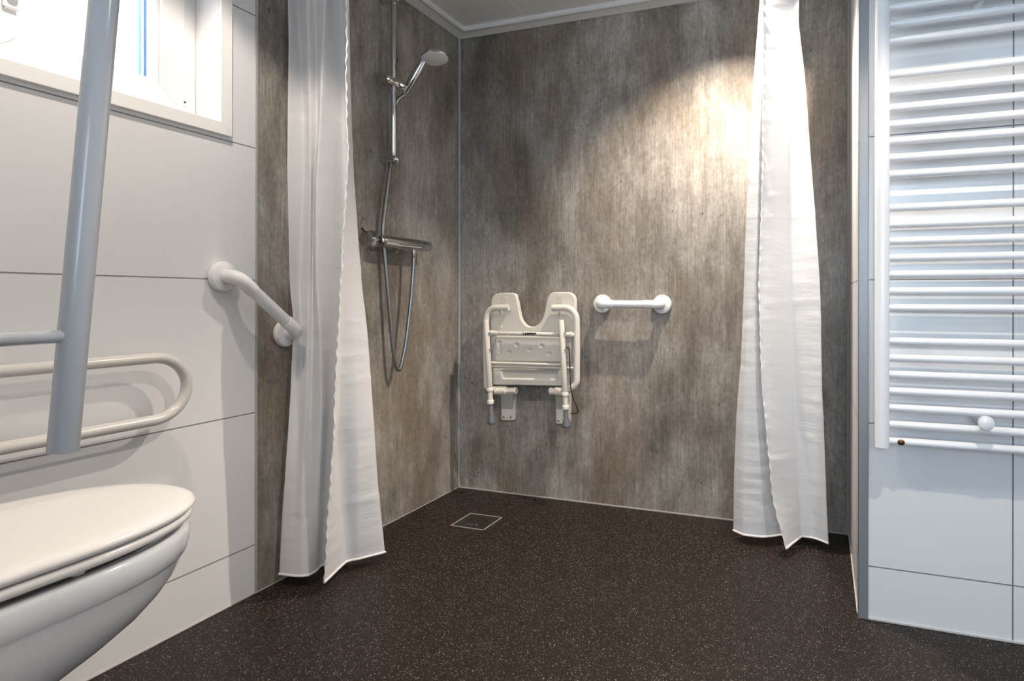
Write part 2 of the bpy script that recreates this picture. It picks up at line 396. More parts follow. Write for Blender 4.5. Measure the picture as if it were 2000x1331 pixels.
# window added behind the camera, never in view, so the cool fill can enter
w2 = thing('added_rear_window', 'wide white framed window added unseen behind the viewer to let in fill light', 'window'); w2['kind'] = 'structure'
bm = bmesh.new()
for a, b in (((WX0, Y0-.1, WB0), (WX0+.06, Y0-.03, WB1)), ((WX1-.06, Y0-.1, WB0), (WX1, Y0-.03, WB1)), ((WX0, Y0-.1, WB0), (WX1, Y0-.03, WB0+.06)),
             ((WX0, Y0-.1, WB1-.06), (WX1, Y0-.03, WB1)), ((.32, Y0-.1, WB0), (.38, Y0-.03, WB1))): box(bm, a, b)
obj('window_frame', bm, PVC, w2, smooth=False)
obj('pane', boxm(((WX0+.05, Y0-.07, WB0+.05), (WX1-.05, Y0-.066, WB1-.05))), GLASS, w2, smooth=False)

# ------------------------------------------------------------------ floor drain
dr = thing('floor_drain', 'square steel floor drain set in the dark shower floor', 'drain')
c0 = Vector((-1.303, 2.166, 0)); hs = .0745
bm = bmesh.new()
for a, b in (((-hs, -hs), (hs, -hs+.004)), ((-hs, hs-.004), (hs, hs)), ((-hs, -hs), (-hs+.004, hs)), ((hs-.004, -hs), (hs, hs))):
    box(bm, (c0.x+a[0], c0.y+a[1], -.002), (c0.x+b[0], c0.y+b[1], .0022))
obj('frame', bm, DRFR, dr, smooth=False)
gr = obj('grate', boxm(((c0.x-hs+.004, c0.y-hs+.004, -.002), (c0.x+hs-.004, c0.y+hs-.004, .0008))), DRAINM, dr, smooth=False)
for k in range(12):                                   # ring of slots
    a = 2*PI*k/12; bm = bmesh.new(); R0, R1, hw = .030, .046, .0042
    d = Vector((math.cos(a), math.sin(a), 0)); t = Vector((-d.y, d.x, 0))
    pts = [c0+d*R0+t*hw, c0+d*R0-t*hw, c0+d*R1-t*hw, c0+d*R1+t*hw]
    prism(bm, [q+Vector((0, 0, .0007)) for q in pts], (0, 0, .0005))
    obj('slot', bm, STEEL if k in (8, 9, 10) else DARK, gr, smooth=False)
for k in range(6):
    a = 2*PI*k/6+.3; obj('slot', lathe(bmesh.new(), c0+Vector((math.cos(a)*.016, math.sin(a)*.016, .0007)), (0, 0, 1), [(0, .004), (.0005, .004)], 12), DARK, gr, smooth=False)

# ------------------------------------------------------------------ shower set
XB = XL+.055                                          # axis of the riser rail
rs = thing('shower_riser_rail', 'chrome riser rail on the grey left shower wall holding the hand shower', 'shower rail')
yb = onX(768.5, 160, XB).y
zt, zb = onX(768, 1, XB).z, onX(768, 312, XB).z
obj('bar', tubem([(XB, yb, zb-.012), (XB, yb, zt+.02)], .0108, n=24, rc=.002), CHROME, rs)
for z in (zb, zt+.006):
    bm = lathe(bmesh.new(), (XL, yb, z), (1, 0, 0), [(0, .017), (.003, .0175), (.012, .0155), (.045, .0155), (.058, .0165), (.07, .0155), (.077, .011), (.08, .004)], 28)
    obj('wall_bracket', bm, CHROME, rs)
zs = onX(768, 163, XB).z
sl = obj('slider', lathe(bmesh.new(), (XB+.002, yb-.060, zs+.003), (.10, 1, -.02), [(0, .006), (.003, .014), (.010, .0172), (.03, .0175), (.040, .0175), (.041, .0160), (.08, .0160), (.082, .0172), (.13, .0172), (.134, .013)], 28), CHROME, rs)
hx, hy, hz = XB+.016, yb+.052, zs-.004                # where the handset sits
hs_ = thing('hand_shower', 'chrome hand shower with pale grey spray face clipped to the riser rail', 'shower head')
tip = onY(836, 116, hy+.012)
Hb = Vector((hx-.004, hy, hz-.02))
hc = onY(849, 113, hy+.018); nrm = Vector((.16, -.10, -.98)).normalized()
tv = (Hb-hc); tv -= nrm*tv.dot(nrm); tip = hc - nrm*.020 + tv.normalized()*.036; Hd = (tip-Hb)
bm = tubem([Hb, Hb+Hd*.12, Hb+Hd*.3, Hb+Hd*.6, Hb+Hd*.85, Hb+Hd*1.0], [.010, .0125, .0165, .0175, .014, .012], n=24)
obj('handle', bm, CHROME, hs_)
obj('head', lathe(bmesh.new(), hc-nrm*.022, nrm, [(0, .012), (.004, .028), (.010, .047), (.018, .0535), (.024, .0535), (.026, .052)], 40), CHROME, hs_)
obj('spray_face', lathe(bmesh.new(), hc+nrm*.003, nrm, [(0, .0515), (.002, .051), (.004, .046), (.0045, .002)], 40), GREYPL, hs_)

XM = XL+.062
ya, yz = onX(712, 470, XM).y, onX(838, 478, XM).y; zm = onX(775, 474, XM).z
mx = thing('shower_mixer', 'chrome thermostatic bar mixer on the grey left shower wall beneath the riser rail', 'mixer tap')
Ym = ya
L_ = yz-ya
obj('body', lathe(bmesh.new(), (XM, ya+.20*L_, zm), (0, 1, 0), [(0, .016), (.01, .020), (.03, .0225), (.60*L_, .0235), (.603*L_, .0222), (.61*L_, .0222), (.613*L_, .0235), (.76*L_, .0225), (.79*L_, .019), (.80*L_, .012)], 36), CHROME, mx)
bm = bmesh.new()                                      # temperature knob with flats
rings = []
for d, r, rot in ((0, .020, 0), (.004, .028, 0), (.018, .0315, 0), (.034, .0305, 0), (.046, .024, 0), (.062, .017, 0)):
    rings.append([bm.verts.new((XM+(r*(1+.07*math.cos(6*a)))*math.cos(a), ya+d, zm+(r*(1+.07*math.cos(6*a)))*math.sin(a))) for a in [2*PI*k/48 for k in range(48)]])
for i in range(len(rings)-1):
    for k in range(48): bm.faces.new((rings[i][k], rings[i][(k+1)%48], rings[i+1][(k+1)%48], rings[i+1][k]))
bm.faces.new(rings[0]); bm.faces.new(rings[-1][::-1])
obj('temperature_knob', bm, CHROME, mx, angle=25)
obj('stop_button', tubem([(XM-.006, ya+.006, zm+.026), (XM-.010, ya-.004, zm+.038)], .0035, n=12), BLACK, mx)
for y in (ya+.30*L_, ya+.66*L_):
    obj('wall_union', lathe(bmesh.new(), (XL, y, zm-.004), (1, 0, 0), [(0, .031), (.004, .031), (.010, .024), (.030, .018), (.05, .018)], 30), CHROME, mx)
oy = onX(808, 490, XM).y
obj('outlet', lathe(bmesh.new(), (XM, oy, zm-.018), (0, 0, -1), [(0, .0095), (.010, .0095), (.011, .0085), (.016, .0085), (.017, .0095), (.032, .0085), (.036, .006)], 20), STEEL, mx)
XH = XL+.030
hp = [(Hb.x-.002, Hb.y, Hb.z-.004)]
hp += [tuple(onX(774, 200, XL+.048)), tuple(onX(769, 235, XL+.026)), tuple(onX(766, 285, XL+.02)), tuple(onX(762, 325, XL+.022)), tuple(onX(757, 365, XL+.026)), tuple(onX(751, 410, XL+.028)),
       tuple(onX(748, 445, XL+.026)), tuple(onX(749, 475, XL+.024)), tuple(onX(752, 505, XL+.026)), tuple(onX(757, 560, XL+.03)), tuple(onX(762, 620, XL+.034)),
       tuple(onX(767, 675, XL+.038)), tuple(onX(772, 710, XL+.042)), tuple(onX(778, 723, XL+.046)), tuple(onX(784, 713, XL+.050)), tuple(onX(792, 675, XL+.055)),
       tuple(onX(799, 620, XL+.058)), tuple(onX(805, 560, XL+.060)), (XM, oy, zm-.065), (XM, oy, zm-.052)]
sh = obj('shower_hose', tubem(spline(hp, 10), .0078, n=16), HOSE)
tag(sh, 'grey metal shower hose looping from the mixer up to the hand shower', 'hose')

# ------------------------------------------------------------------ grab bars
def grab_bar(label, A, B, n_out, stand, sc=1.0):
    """two round wall flanges, elbows and a straight tube between them"""
    A = Vector(A); B = Vector(B); n = Vector(n_out); t = thing('grab_bar', label, 'grab bar', )
    for Q in (A, B):
        obj('wall_flange', lathe(bmesh.new(), Q, n, [(0, .038*sc), (.004, .0405*sc), (.012, .0405*sc), (.018, .037*sc), (.021, .029*sc), (.022, .018*sc)], 48), WPLAST, t)
    d = (B-A).normalized(); r = .0165*sc
    path = fillet([A+n*.012, A+n*stand, B+n*stand, B+n*.012], .045, 12)
    bm = tubem(path, r, n=28); tube_o = obj('tube', bm, WPLAST, t)
    L = (B-A).length
    for Q, s in ((A, 1), (B, -1)):
        s0 = Q+n*stand+d*s*.066
        bm = tubem(fillet([Q+n*.012, Q+n*stand, s0], 0.045, 12), .0182*sc, n=28, rc=.001); obj('elbow', bm, WPLAST, t)
    return t
grab_bar('short white horizontal grab bar on the back wall beside the folded shower seat', onY(1178, 594, YB), onY(1294, 595, YB), (0, -1, 0), .062)
grab_bar('slanted white grab bar on the left wall running behind the left shower curtain', onX(432, 541, XL), onX(554, 651, XL), (1, 0, 0), .064, 1.08)

# ------------------------------------------------------------------ folded shower seat
st = thing('folding_shower_seat', 'ivory shower seat folded up flat against the back wall', 'shower seat')
def S(px, py, off): return onY(px, py, YB-off)
def SP(pts, off): return [S(x, y, off) for x, y in pts]
z5 = lambda l: [(930+x/4.436, 560+y/4.436) for x, y in l]
# board with U-shaped cut-out
crv = spline([Vector((x, y, 0)) for x, y in [(345,75),(362,150),(375,225),(392,285),(425,330),(470,349),(520,338),(560,300),(583,245),(598,180),(612,110)]], 4)
outline = z5([(126,170),(128,120),(138,90),(160,68),(200,55),(305,54),(330,60)] + [(v.x, v.y) for v in crv] + [(635,66),(655,54),(685,49),(790,48),(820,56),(845,78),(858,110),(860,190),(856,300),(848,830),(830,858),(800,868),(170,852),(140,838),(128,800),(118,300),(120,200)])
board = obj('seat_board', prism(bmesh.new(), SP(outline, .066), (0, .026, 0)), SEATM, st, bevel=.006, seg=4)
# raised middle panel with dimples and a slot (height field)
def relief(name, x0, x1, y0, y1, off, depth, fn, parent, nx=110, ny=60, skew=0.0):
    bm = bmesh.new(); g = []
    for j in range(ny+1):
        row = []
        for i in range(nx+1):
            u = i/nx; v = j/ny; px = x0+(x1-x0)*u; py = y0+(y1-y0)*v + skew*(px-x0)
            e = min(u*(x1-x0), (1-u)*(x1-x0), v*(y1-y0), (1-v)*(y1-y0)); rr = 1.6
            ed = depth*(1-math.sqrt(max(0, 1-(1-min(e/rr, 1))**2)))
            row.append(bm.verts.new(S(px, py, off) + Vector((0, ed + fn(px, py-skew*(px-x0)), 0))))
        g.append(row)
    for j in range(ny):
        for i in range(nx): bm.faces.new((g[j][i], g[j][i+1], g[j+1][i+1], g[j+1][i]))
    # side walls and back
    edge = [g[0][i] for i in range(nx+1)] + [g[j][nx] for j in range(1, ny+1)] + [g[ny][i] for i in range(nx-1, -1, -1)] + [g[j][0] for j in range(ny-1, 0, -1)]
    back = [bm.verts.new(Vector((v.co.x, YB-off+depth+.001, v.co.z))) for v in edge]
    k = len(edge)
    for i in range(k): bm.faces.new((edge[i], edge[(i+1)%k], back[(i+1)%k], back[i]))
    bm.faces.new(back)
    return obj(name, bm, SEATM, parent, angle=60)
dimp = z5([(350, 505), (285, 572), (460, 545), (565, 512), (635, 580)])
def dfn(px, py):
    d = 0
    for x, y in dimp:
        q = math.hypot(px-x, py-y)/4.6
        if q < 1: d = max(d, .0055*(1-q*q)**.7)
    sx = max(0, abs(px-975.5)-0.5); sy = max(0, abs(py-679)-9.5); q = math.hypot(sx, sy)/3.4
    if q < 1: d = max(d, .0055*(1-q*q)**.7)
    return d
relief('seat_panel', 968, 1117, 656.5, 706.5, .078, .012, dfn, st, skew=.012)
def tfn(px, py):                                       # shallow tray of the lower edge
    sx = max(0, abs(px-1034)-50); sy = max(0, abs(py-732)-5); q = math.hypot(sx, sy)/6
    return .009*(1-min(q, 1)**2) if q < 1 else 0
relief('seat_tray', 962, 1117, 720, 752.5, .079, .013, tfn, st, skew=.016)
# moulded recesses of the upper lobes
for (x, y, rw, rh) in ((984, 586, 5, 6), (1092.5, 585, 5.5, 7)):
    obj('moulded_recess', prism(bmesh.new(), [S(x+rw*math.copysign(abs(math.cos(a))**.5, math.cos(a)), y+rh*math.copysign(abs(math.sin(a))**.5, math.sin(a)), .0675) for a in [2*PI*k/20 for k in range(20)]], (0, .002, 0)), mat('ivory_recess', (.58, .54, .48), .6), st, bevel=.0008)
def rib(name, pts, off, r): return obj(name, tubem(spline(SP(pts, off), 5), r, n=14), SEATM, st)
rib('moulded_ridge', [(978, 604), (981, 613), (979, 625), (980, 640)], .060, .0085)
rib('moulded_ridge', [(1096, 604), (1095, 613), (1096, 622), (1097, 640)], .060, .0085)
# side frames (armrest loops)
obj('side_frame', tubem(fillet(SP([(994, 601.5), (953, 601.5), (948.5, 640), (950, 760), (968, 762)], .088), [.045, .3, .03], 10), .0135, n=22), SEATT, st)
obj('side_frame', tubem(fillet(SP([(1079, 602), (1126, 601), (1127, 690), (1126.5, 752), (1098, 768)], .088), [.055, .5, .035], 10), .0140, n=22), SEATT, st)
# cross tubes
obj('cross_tube', tubem(SP([(952, 651), (1122, 654.5)], .098), .0088, n=18, rc=.001), SEATT, st)
for x0, x1, ya_, yb_ in ((956, 971, 651, 651), (1079, 1093, 653.4, 653.6), (1103, 1118, 654, 654)):
    obj('cross_tube_sleeve', tubem(SP([(x0, ya_), ((x0+x1)/2, ya_), (x1, yb_)], .100), [.0125, .0125, .009] if x0 < 1000 else [.009, .0115, .0125], n=18), SEATT, st)
obj('cross_rod', tubem(SP([(957, 709), (1100, 713.5)], .100), .0062, n=14), SEATT, st)
obj('cross_rod', tubem(SP([(960, 716), (1122, 719.5)], .092), .0058, n=14), SEATT, st)
# maker's mark: black marks on the upper tube
lb = obj('label', tubem(SP([(1020.5, 652.3), (1047, 652.9)], .098), .0090, n=18), SEATT, st)
bm = bmesh.new(); x = 1021.0; k = 0
for wd, hh in ((.9, 5.5), (2.2, 1.3), (2.4, 4.6), (1.3, 3.0), (2.6, 4.4), (1.2, 4.6), (2.6, 3.6), (1.0, 4.6), (2.4, 4.4), (2.6, 2.2), (.8, 5.5)):
    y = 652.4 + (k % 3-1)*.5
    prism(bm, SP([(x, y-hh/2), (x+wd, y-hh/2), (x+wd, y+hh/2), (x, y+hh/2)], .1085), (0, .007, 0)); x += wd+.55; k += 1
obj('lettering', bm, BLACK, lb, smooth=False)
# legs
def leg(tp, bt, y0, col1, col2, foot, xk):
    L = lambda y: tp[0]+(bt[0]-tp[0])*(y-tp[1])/(bt[1]-tp[1])
    lg = obj('leg', tubem(SP([(L(y0), y0), (L(col1), col1)], .118), .0125, n=22, rc=.002), SEATT, st)
    obj('inner_tube', tubem(SP([(L(col1), col1), (L(col2), col2)], .118), .0112, n=20), SEATT, lg)
    for c, hgt in ((col1, 3.6), (col2-.5, 4.2)):
        obj('collar', tubem(SP([(L(c), c-hgt), (L(c), c+hgt)], .118), .0150, n=22, rc=.002), mat('white_collar', (.80, .77, .72), .35), lg)
    obj('extension_tube', tubem(SP([(L(col2), col2+2), (L(foot), foot)], .118), .0105, n=20), DGREY, lg)
    a, b = S(L(foot), foot-4, .118), S(L(foot+12), foot+11.5, .118); d = (b-a).length
    obj('rubber_foot', lathe(bmesh.new(), a, b-a, [(0, .0150), (.002, .0162), (d*.55, .0165), (d*.62, .0182), (d*.9, .0192), (d, .0175)], 24), RUB, lg)
    for y in (650.5, 682):
        obj('bolt', lathe(bmesh.new(), S(L(y)+5.5, y, .118), (.6, -.8, 0), [(0, .0055), (.003, .0055), (.007, .004), (.012, .0035)], 12), STEEL, lg)
        obj('cap', lathe(bmesh.new(), S(L(y)-4.5, y, .118), (-1, 0, 0), [(0, .006), (.004, .006), (.006, .003)], 14), SEATT, lg)
leg((949.3, 625), (960.5, 830), 625, 761.5, 786, 817, 0)
leg((1096, 625), (1107, 838), 625, 770.5, 796.5, 824, 0)
# hinges and wall plates
for (xa, xb_, y, px0, px1, pb, side) in ((963, 1009, 763, 978.5, 1006.6, 821.5, 1), (1074, 1104, 764.5, 1085.5, 1114.5, 828.5, -1)):
    a, b = S(xa, y, .070), S(xb_, y+.6, .070); d = (b-a).length
    prof = [(0, .017), (.003, .0195), (d*.56, .0195), (d*.58, .0165), (d*.62, .0135), (d*.9, .0135), (d*.93, .0165), (d, .015)]
    if side < 0: prof = [(0, .015), (.005, .0165), (.010, .0135), (d*.36, .0135), (d*.38, .0185), (d*.42, .0195), (d, .0195)]
    obj('hinge', lathe(bmesh.new(), a, b-a, prof, 26), mat('hinge_plastic', (.78, .71, .63), .4), st)
    pl = obj('wall_plate', prism(bmesh.new(), SP([(px0, 766), (px1, 766), (px1, pb-4), (px1-1.2, pb-1.2), (px1-4, pb), (px0+4, pb), (px0+1.2, pb-1.2), (px0, pb-4)], .012), (0, .012, 0)), SEATT, st, bevel=.002)
    obj('plate_arm', prism(bmesh.new(), [S(px0+2, 762, .072), S(px0+2, 770, .072), S(px0+2, 800, .010), S(px0+2, 762, .010)], ((px1-px0-4)*.0022, 0, 0)), SEATT, st, bevel=.001)
    for sx in (px0+5.5, px1-8.5):
        obj('screw', lathe(bmesh.new(), S(sx, pb-6.5, .012), (0, -1, 0), [(0, .0055), (.002, .0055), (.0035, .0035)], 14), STEEL, pl)
# black steel springs at the sides
obj('release_wire', tubem(spline(SP([(1104, 681), (1107, 679.5), (1110.5, 680.5), (1112, 690), (1113.5, 730), (1115, 762), (1121, 782), (1128, 801), (1127.5, 807), (1122, 808), (1114, 808)], .105), 6), .0024, n=10), BLACK, st)
obj('release_wire', tubem(spline(SP([(944.5, 685), (944.6, 710), (946, 745), (948.5, 761), (952, 768)], .092), 6), .0024, n=10), BLACK, st)

# ------------------------------------------------------------------ towel radiator
rd = thing('towel_radiator', 'tall white ladder towel radiator on the right tiled wall', 'radiator')
YF = 1.803
xa, xb_ = .1335, .1695; zbot = .498; RT = 1.90; RW = .56
def collector(x0):
    bm = bmesh.new(); n = 14; prof = []
    for k in range(n+1):
        a = PI*k/n; prof.append((x0+.018-.018*math.cos(a), YF+.014-.014*math.sin(a)))
    prof += [(x0+.036, YF+.036), (x0, YF+.036)]
    lo = [bm.verts.new((x, y, zbot)) for x, y in prof]; hi = [bm.verts.new((x, y, RT)) for x, y in prof]; k = len(prof)
    for i in range(k): bm.faces.new((lo[i], lo[(i+1)%k], hi[(i+1)%k], hi[i]))
    bm.faces.new(lo[::-1]); bm.faces.new(hi); return bm
obj('collector', collector(xa), RAD, rd, bevel=.0015)
obj('collector', collector(xa+RW-.036), RAD, rd, bevel=.0015)
rung0, pitch = .5165, .04463
for k in range(31):
    if k in (7, 15, 23): continue
    z = rung0+k*pitch
    obj('rung', tubem([(xa+.018, YF+.020, z), (xa+RW-.018, YF+.020, z)], .0108, n=20), RAD, rd)
kc = onY(1927, 828, 1.783)
kx, kz = kc.x, kc.z
def bracket(x, z):
    b = obj('bracket', lathe(bmesh.new(), (x, YR-.001, z), (0, -1, 0), [(0, .013), (.012, .013), (.014, .008), (.07, .008)], 20), RAD, rd)
    obj('bracket_cap', lathe(bmesh.new(), (x, 1.800, z), (0, -1, 0), [(0, .010), (.004, .0175), (.014, .0185), (.019, .017), (.0215, .012), (.0225, .003)], 30), RAD, b)
bracket(kx, kz); bracket(kx, rung0+23*pitch+.13)
pc = onY(1760, 868, YF+.008)
bm = lathe(bmesh.new(), (pc.x, YF+.011, rung0), (0, -1, 0), [(0, .0075), (.003, .0072), (.005, .005), (.006, .002)], 24)
for v in bm.verts: v.co.x = pc.x+(v.co.x-pc.x)*1.25
obj('plug', bm, BRONZE, rd)

# ------------------------------------------------------------------ toilet
to = thing('toilet', 'white wall hung toilet with closed cream lid', 'toilet')
TX, TB = -1.194, .33
def outline_xy(hw, tipy, back, n=56, e=2.35):          # straight sides, rounded front
    pts = []; L = min(.42*1.0, tipy-back); ly = min(.29, tipy-back-.01)
    for k in range(n+1):
        a = PI*k/n; c, s = math.cos(a), math.sin(a)
        pts.append((TX+hw*math.copysign(abs(c)**(2/e), c), tipy-ly+ly*abs(s)**(2/e)))
    pts += [(TX-hw, back), (TX-hw*.5, back), (TX, back), (TX+hw*.5, back), (TX+hw, back)]
    return pts
def loft(levels, capb=True, capt=True):
    bm = bmesh.new(); rings = []
    for z, hw, tipy, back in levels: rings.append([bm.verts.new((x, y, z)) for x, y in outline_xy(hw, tipy, back)])
    k = len(rings[0])
    for a, b in zip(rings, rings[1:]):
        for i in range(k): bm.faces.new((a[i], a[(i+1)%k], b[(i+1)%k], b[i]))
    if capb: bm.faces.new(rings[0][::-1])
    if capt: bm.faces.new(rings[-1])
    return bm
bowl = [(.10, .075, .44, TB), (.16, .085, .47, TB), (.22, .095, .52, TB), (.27, .108, .59, TB), (.295, .120, .64, TB), (.315, .132, .69, TB), (.335, .144, .735, TB), (.36, .157, .778, TB), (.385, .1665, .806, TB),
        (.41, .1735, .825, TB), (.4370, .1780, .8375, TB), (.4400, .1790, .8395, TB), (.4430, .1812, .8425, TB), (.462, .1835, .847, TB), (.478, .183, .848, TB), (.485, .180, .845, TB), (.487, .174, .839, TB), (.486, .160, .825, TB+.02), (.478, .150, .812, TB+.04), (.43, .135, .79, TB+.08), (.36, .10, .72, TB+.14)]
obj('bowl', loft(bowl), CERAM, to, angle=60)
obj('seat_ring', loft([(.4985, .176, .840, .40), (.4995, .182, .846, .40), (.503, .1855, .850, .40), (.509, .1865, .851, .40), (.5140, .184, .849, .40), (.515, .178, .843, .40)]), LID, to, angle=60)
obj('lid', loft([(.5178, .178, .845, .39), (.5190, .186, .852, .39), (.524, .1895, .856, .39), (.529, .189, .8555, .39), (.5335, .184, .850, .39), (.536, .174, .840, .395), (.5372, .158, .820, .40), (.5385, .12, .77, .42), (.539, .05, .68, .48)]), LID, to, angle=60)
for x, y in ((TX+.155, .60), (TX-.155, .60), (TX+.06, .80), (TX-.06, .80)):
    obj('seat_buffer', lathe(bmesh.new(), (x, y, .4865), (0, 0, 1), [(0, .006), (.003, .010), (.013, .011)], 18), LID, to)
for s in (-.09, .09):
    obj('hinge', tubem([(TX+s-.02, .385, .525), (TX+s+.02, .385, .525)], .011, n=16), STEEL, to)

# ------------------------------------------------------------------ fold-down rails
rl = thing('folding_support_rail', 'pale grey folding support rail lowered beside the toilet along the left wall', 'support rail', )
XRL = -1.55
u0, u1 = onX(0, 732, XRL), onX(300, 700, XRL); l0, l1 = onX(0, 884, XRL), onX(300, 822, XRL)
zu, zl = onX(300, 700, XRL).z, onX(300, 822, XRL).z
ye = onX(376, 755, XRL).y-.002
rr = (zu-zl)/2
pts = [Vector((XRL, .37, zu+.002))]
n = 22
for k in range(n+1):
    a = PI/2-PI*k/n; pts.append(Vector((XRL, ye-.014-rr*1.08+rr*1.08*math.cos(a), (zu+zl)/2+rr*math.sin(a))))
pts += [Vector((XRL, .37, zl))]
obj('loop_tube', tubem(pts, .0133, n=24), mat('warm_white_enamel', (.62, .60, .57), .22), rl)
pl = obj('wall_plate', boxm(((XRL-.045, .33, .56), (XRL+.045, .338, .80))), STEEL, rl, bevel=.004)
obj('hinge_block', boxm(((XRL-.025, .338, .585), (XRL+.025, .40, .775))), RAILEN, rl, bevel=.006)

r_ = thing('raised_support_rail', 'grey blue support rail folded upright close to the viewer at the left', 'support rail')
XRR = -.86
b0 = onX(122.5, 884, XRR); t0 = onX(203.5, 0, XRR); dv = (t0-b0)
obj('upright_tube', tubem([b0, b0+dv*2.0*.68], .0156, n=32, rc=.001), RAILEN, r_)
cb = onX(128, 657, XRR); 
yj = b0.y+(dv.y/dv.z)*(cb.z-b0.z)
obj('cross_tube', tubem([(XRR, .345, cb.z-.001), (XRR, yj-.012, cb.z)], .0078, n=20), RAILEN, r_)
tp = b0+dv*1.36
obj('top_bend', tubem(fillet([tp, tp+dv.normalized()*.07, (XRR, .385, tp.z+.07), (XRR, .385, .80)], .05, 10), .0135, n=24), RAILEN, r_)
obj('wall_plate', boxm(((XRR-.045, .33, .66), (XRR+.045, .338, .90))), STEEL, r_, bevel=.004)
obj('hinge_block', boxm(((XRR-.025, .338, .70), (XRR+.025, .40, .87))), RAILEN, r_, bevel=.006)

# ------------------------------------------------------------------ shower curtains
def interp(tab, t):
    if t <= tab[0][0]:
        (a, x), (b, y) = tab[0], tab[1]; return x+(y-x)*(t-a)/(b-a)*.6
    for (a, x), (b, y) in zip(tab, tab[1:]):
        if t <= b: return x+(y-x)*(t-a)/(b-a)
    return tab[-1][1]
def curtain(label, cols, ztop, zhem, seed):
    """cols: (table of image height -> image x, depth at top, image y of the hem, hem clearance); every column hangs from the rail to the hem"""
    rnd = random.Random(seed); NZ = 240; SUB = 9
    grid = []
    for tab, ytop, ymid, hy_ in cols:
        bt = onZ(tab[-1][1], hy_, zhem); col = []
        for j in range(NZ+1):
            z = ztop+(zhem-ztop)*j/NZ; t = j/NZ
            if t < .55: Y = ytop+(ymid-ytop)*t/.55
            else:
                q = (t-.55)/.45; Y = ymid+(bt.y-ymid)*q*(.5+.5*q) if False else ymid+(bt.y-ymid)*q
            X = bt.x
            for _ in range(4):
                d = Vector((X, Y, z))-CAM; dep = d.dot(fwd); py = CY-F_PX*d.dot(u2)/dep
                X = onY(interp(tab, py), py, Y).x
            col.append(Vector((X, Y, z)))
        for j in range(NZ+1):                          # smooth the traced columns
            pass
        sm = col[:]
        for _ in range(16):
            sm = [sm[0]] + [(sm[j-1]+sm[j]*2+sm[j+1])/4 for j in range(1, NZ)] + [sm[-1]]
        grid.append(sm)
    bm = bmesh.new(); rows = []
    nc = len(grid)
    for j in range(NZ+1):
        P = [grid[i][j] for i in range(nc)]
        P = [P[0]*2-P[1]] + P + [P[-1]*2-P[-2]]; row = []
        for i in range(1, nc):
            a, b, c, d = P[i-1:i+3]
            for k in range(SUB):
                t = k/SUB; lin = b.lerp(c, t)
                cr = .5*((2*b)+(c-a)*t+(2*a-5*b+4*c-d)*t*t+(-a+3*b-3*c+d)*t**3)
                row.append(lin.lerp(cr, .55))
        row.append(P[-2]); rows.append(row)
    W = len(rows[0])
    # packing creases: faint horizontal ridges, plus puckers along the side seam
    cre = [(rnd.uniform(.04, .97), rnd.uniform(0, W), rnd.uniform(4, 12), rnd.uniform(.0008, .0024), rnd.uniform(-.6, .6)) for _ in range(46)]
    V = []
    for j, row in enumerate(rows):
        vr = []
        for i, p in enumerate(row):
            a = row[max(i-1, 0)]; b = row[min(i+1, W-1)]; tn = (b-a); nn = Vector((tn.y, -tn.x, 0))
            nn = nn.normalized() if nn.length > 1e-6 else Vector((0, -1, 0))
            o_ = 0
            for (t0_, ic, wd, am, sl_) in cre:
                q = (j/NZ-t0_-sl_*(i-ic)/W*.05)/.006
                if abs(q) < 3: o_ += am*math.exp(-q*q)*math.exp(-((i-ic)/wd)**2)
            pk = math.exp(-i/1.6)
            o_ += .0016*pk*(math.sin(j*1.15+.9*math.sin(j*.37))+.6*math.sin(j*.31))
            vr.append(bm.verts.new(p+nn*o_))
        V.append(vr)
    for j in range(NZ):
        for i in range(W-1): bm.faces.new((V[j][i], V[j][i+1], V[j+1][i+1], V[j+1][i]))
    hem_pts = [v.co.copy() for v in V[-1]]; seam = [V[j][0].co.copy() for j in range(NZ+1)]
    top = [v.co.copy() for v in V[0]]
    cu = obj('shower_curtain', bm, CLOTH, None, angle=180)
    tag(cu, label, 'curtain', )
    so = cu.modifiers.new('cloth', 'SOLIDIFY'); so.thickness = .0006
    obj('hem', tubem([p+Vector((0, 0, .002)) for p in hem_pts], .0042, n=8), HEM, cu)
    sp_ = [p for p in seam]
    rad = [.0021+.0011*math.sin(k*1.25)+.0004*math.sin(k*.31) for k in range(len(sp_))]
    obj('side_seam', tubem(sp_, rad, n=8), HEM, cu)
    return top
A = [(-150, 678), (0, 678), (189, 676), (286, 680), (358, 678), (442, 671), (560, 665.5), (673, 660), (754, 655), (875, 651), (988, 642), (1056, 638), (1139, 634)]
A2 = [(-150, 679), (0, 679.5), (286, 682), (442, 678), (560, 674), (673, 668), (754, 664), (875, 659), (1000, 666), (1098, 675)]
A3 = [(-150, 680), (0, 680.5), (286, 685), (442, 689), (560, 691), (673, 694), (875, 698), (1092, 702)]
B = [(-150, 680), (0, 681.5), (147, 684), (273, 688), (358, 692), (454, 699), (560, 707), (650, 718), (776, 727), (943, 738), (1078, 752)]
Bc = [(-150, 668), (0, 668), (300, 672), (560, 680), (800, 690), (1084, 706)]
Cc = [(-150, 650), (0, 650), (300, 650), (560, 648), (754, 645), (988, 636), (1107, 629)]
D1 = [(-150, 637), (0, 636), (97, 631), (252, 624), (358, 618), (560, 618), (650, 625), (800, 629), (988, 622), (1116, 617)]
D2 = [(-150, 617), (0, 617), (168, 620), (252, 621), (358, 613), (560, 611), (650, 612), (800, 609), (1000, 604), (1122, 603)]
D3 = [(-150, 597), (0, 599), (168, 604), (358, 606), (560, 603), (700, 600), (900, 592), (1125, 588)]
D4 = [(-150, 581), (0, 581), (126, 587), (252, 594), (358, 593), (480, 588), (560, 585), (664, 588), (800, 583), (920, 579), (1123, 570)]
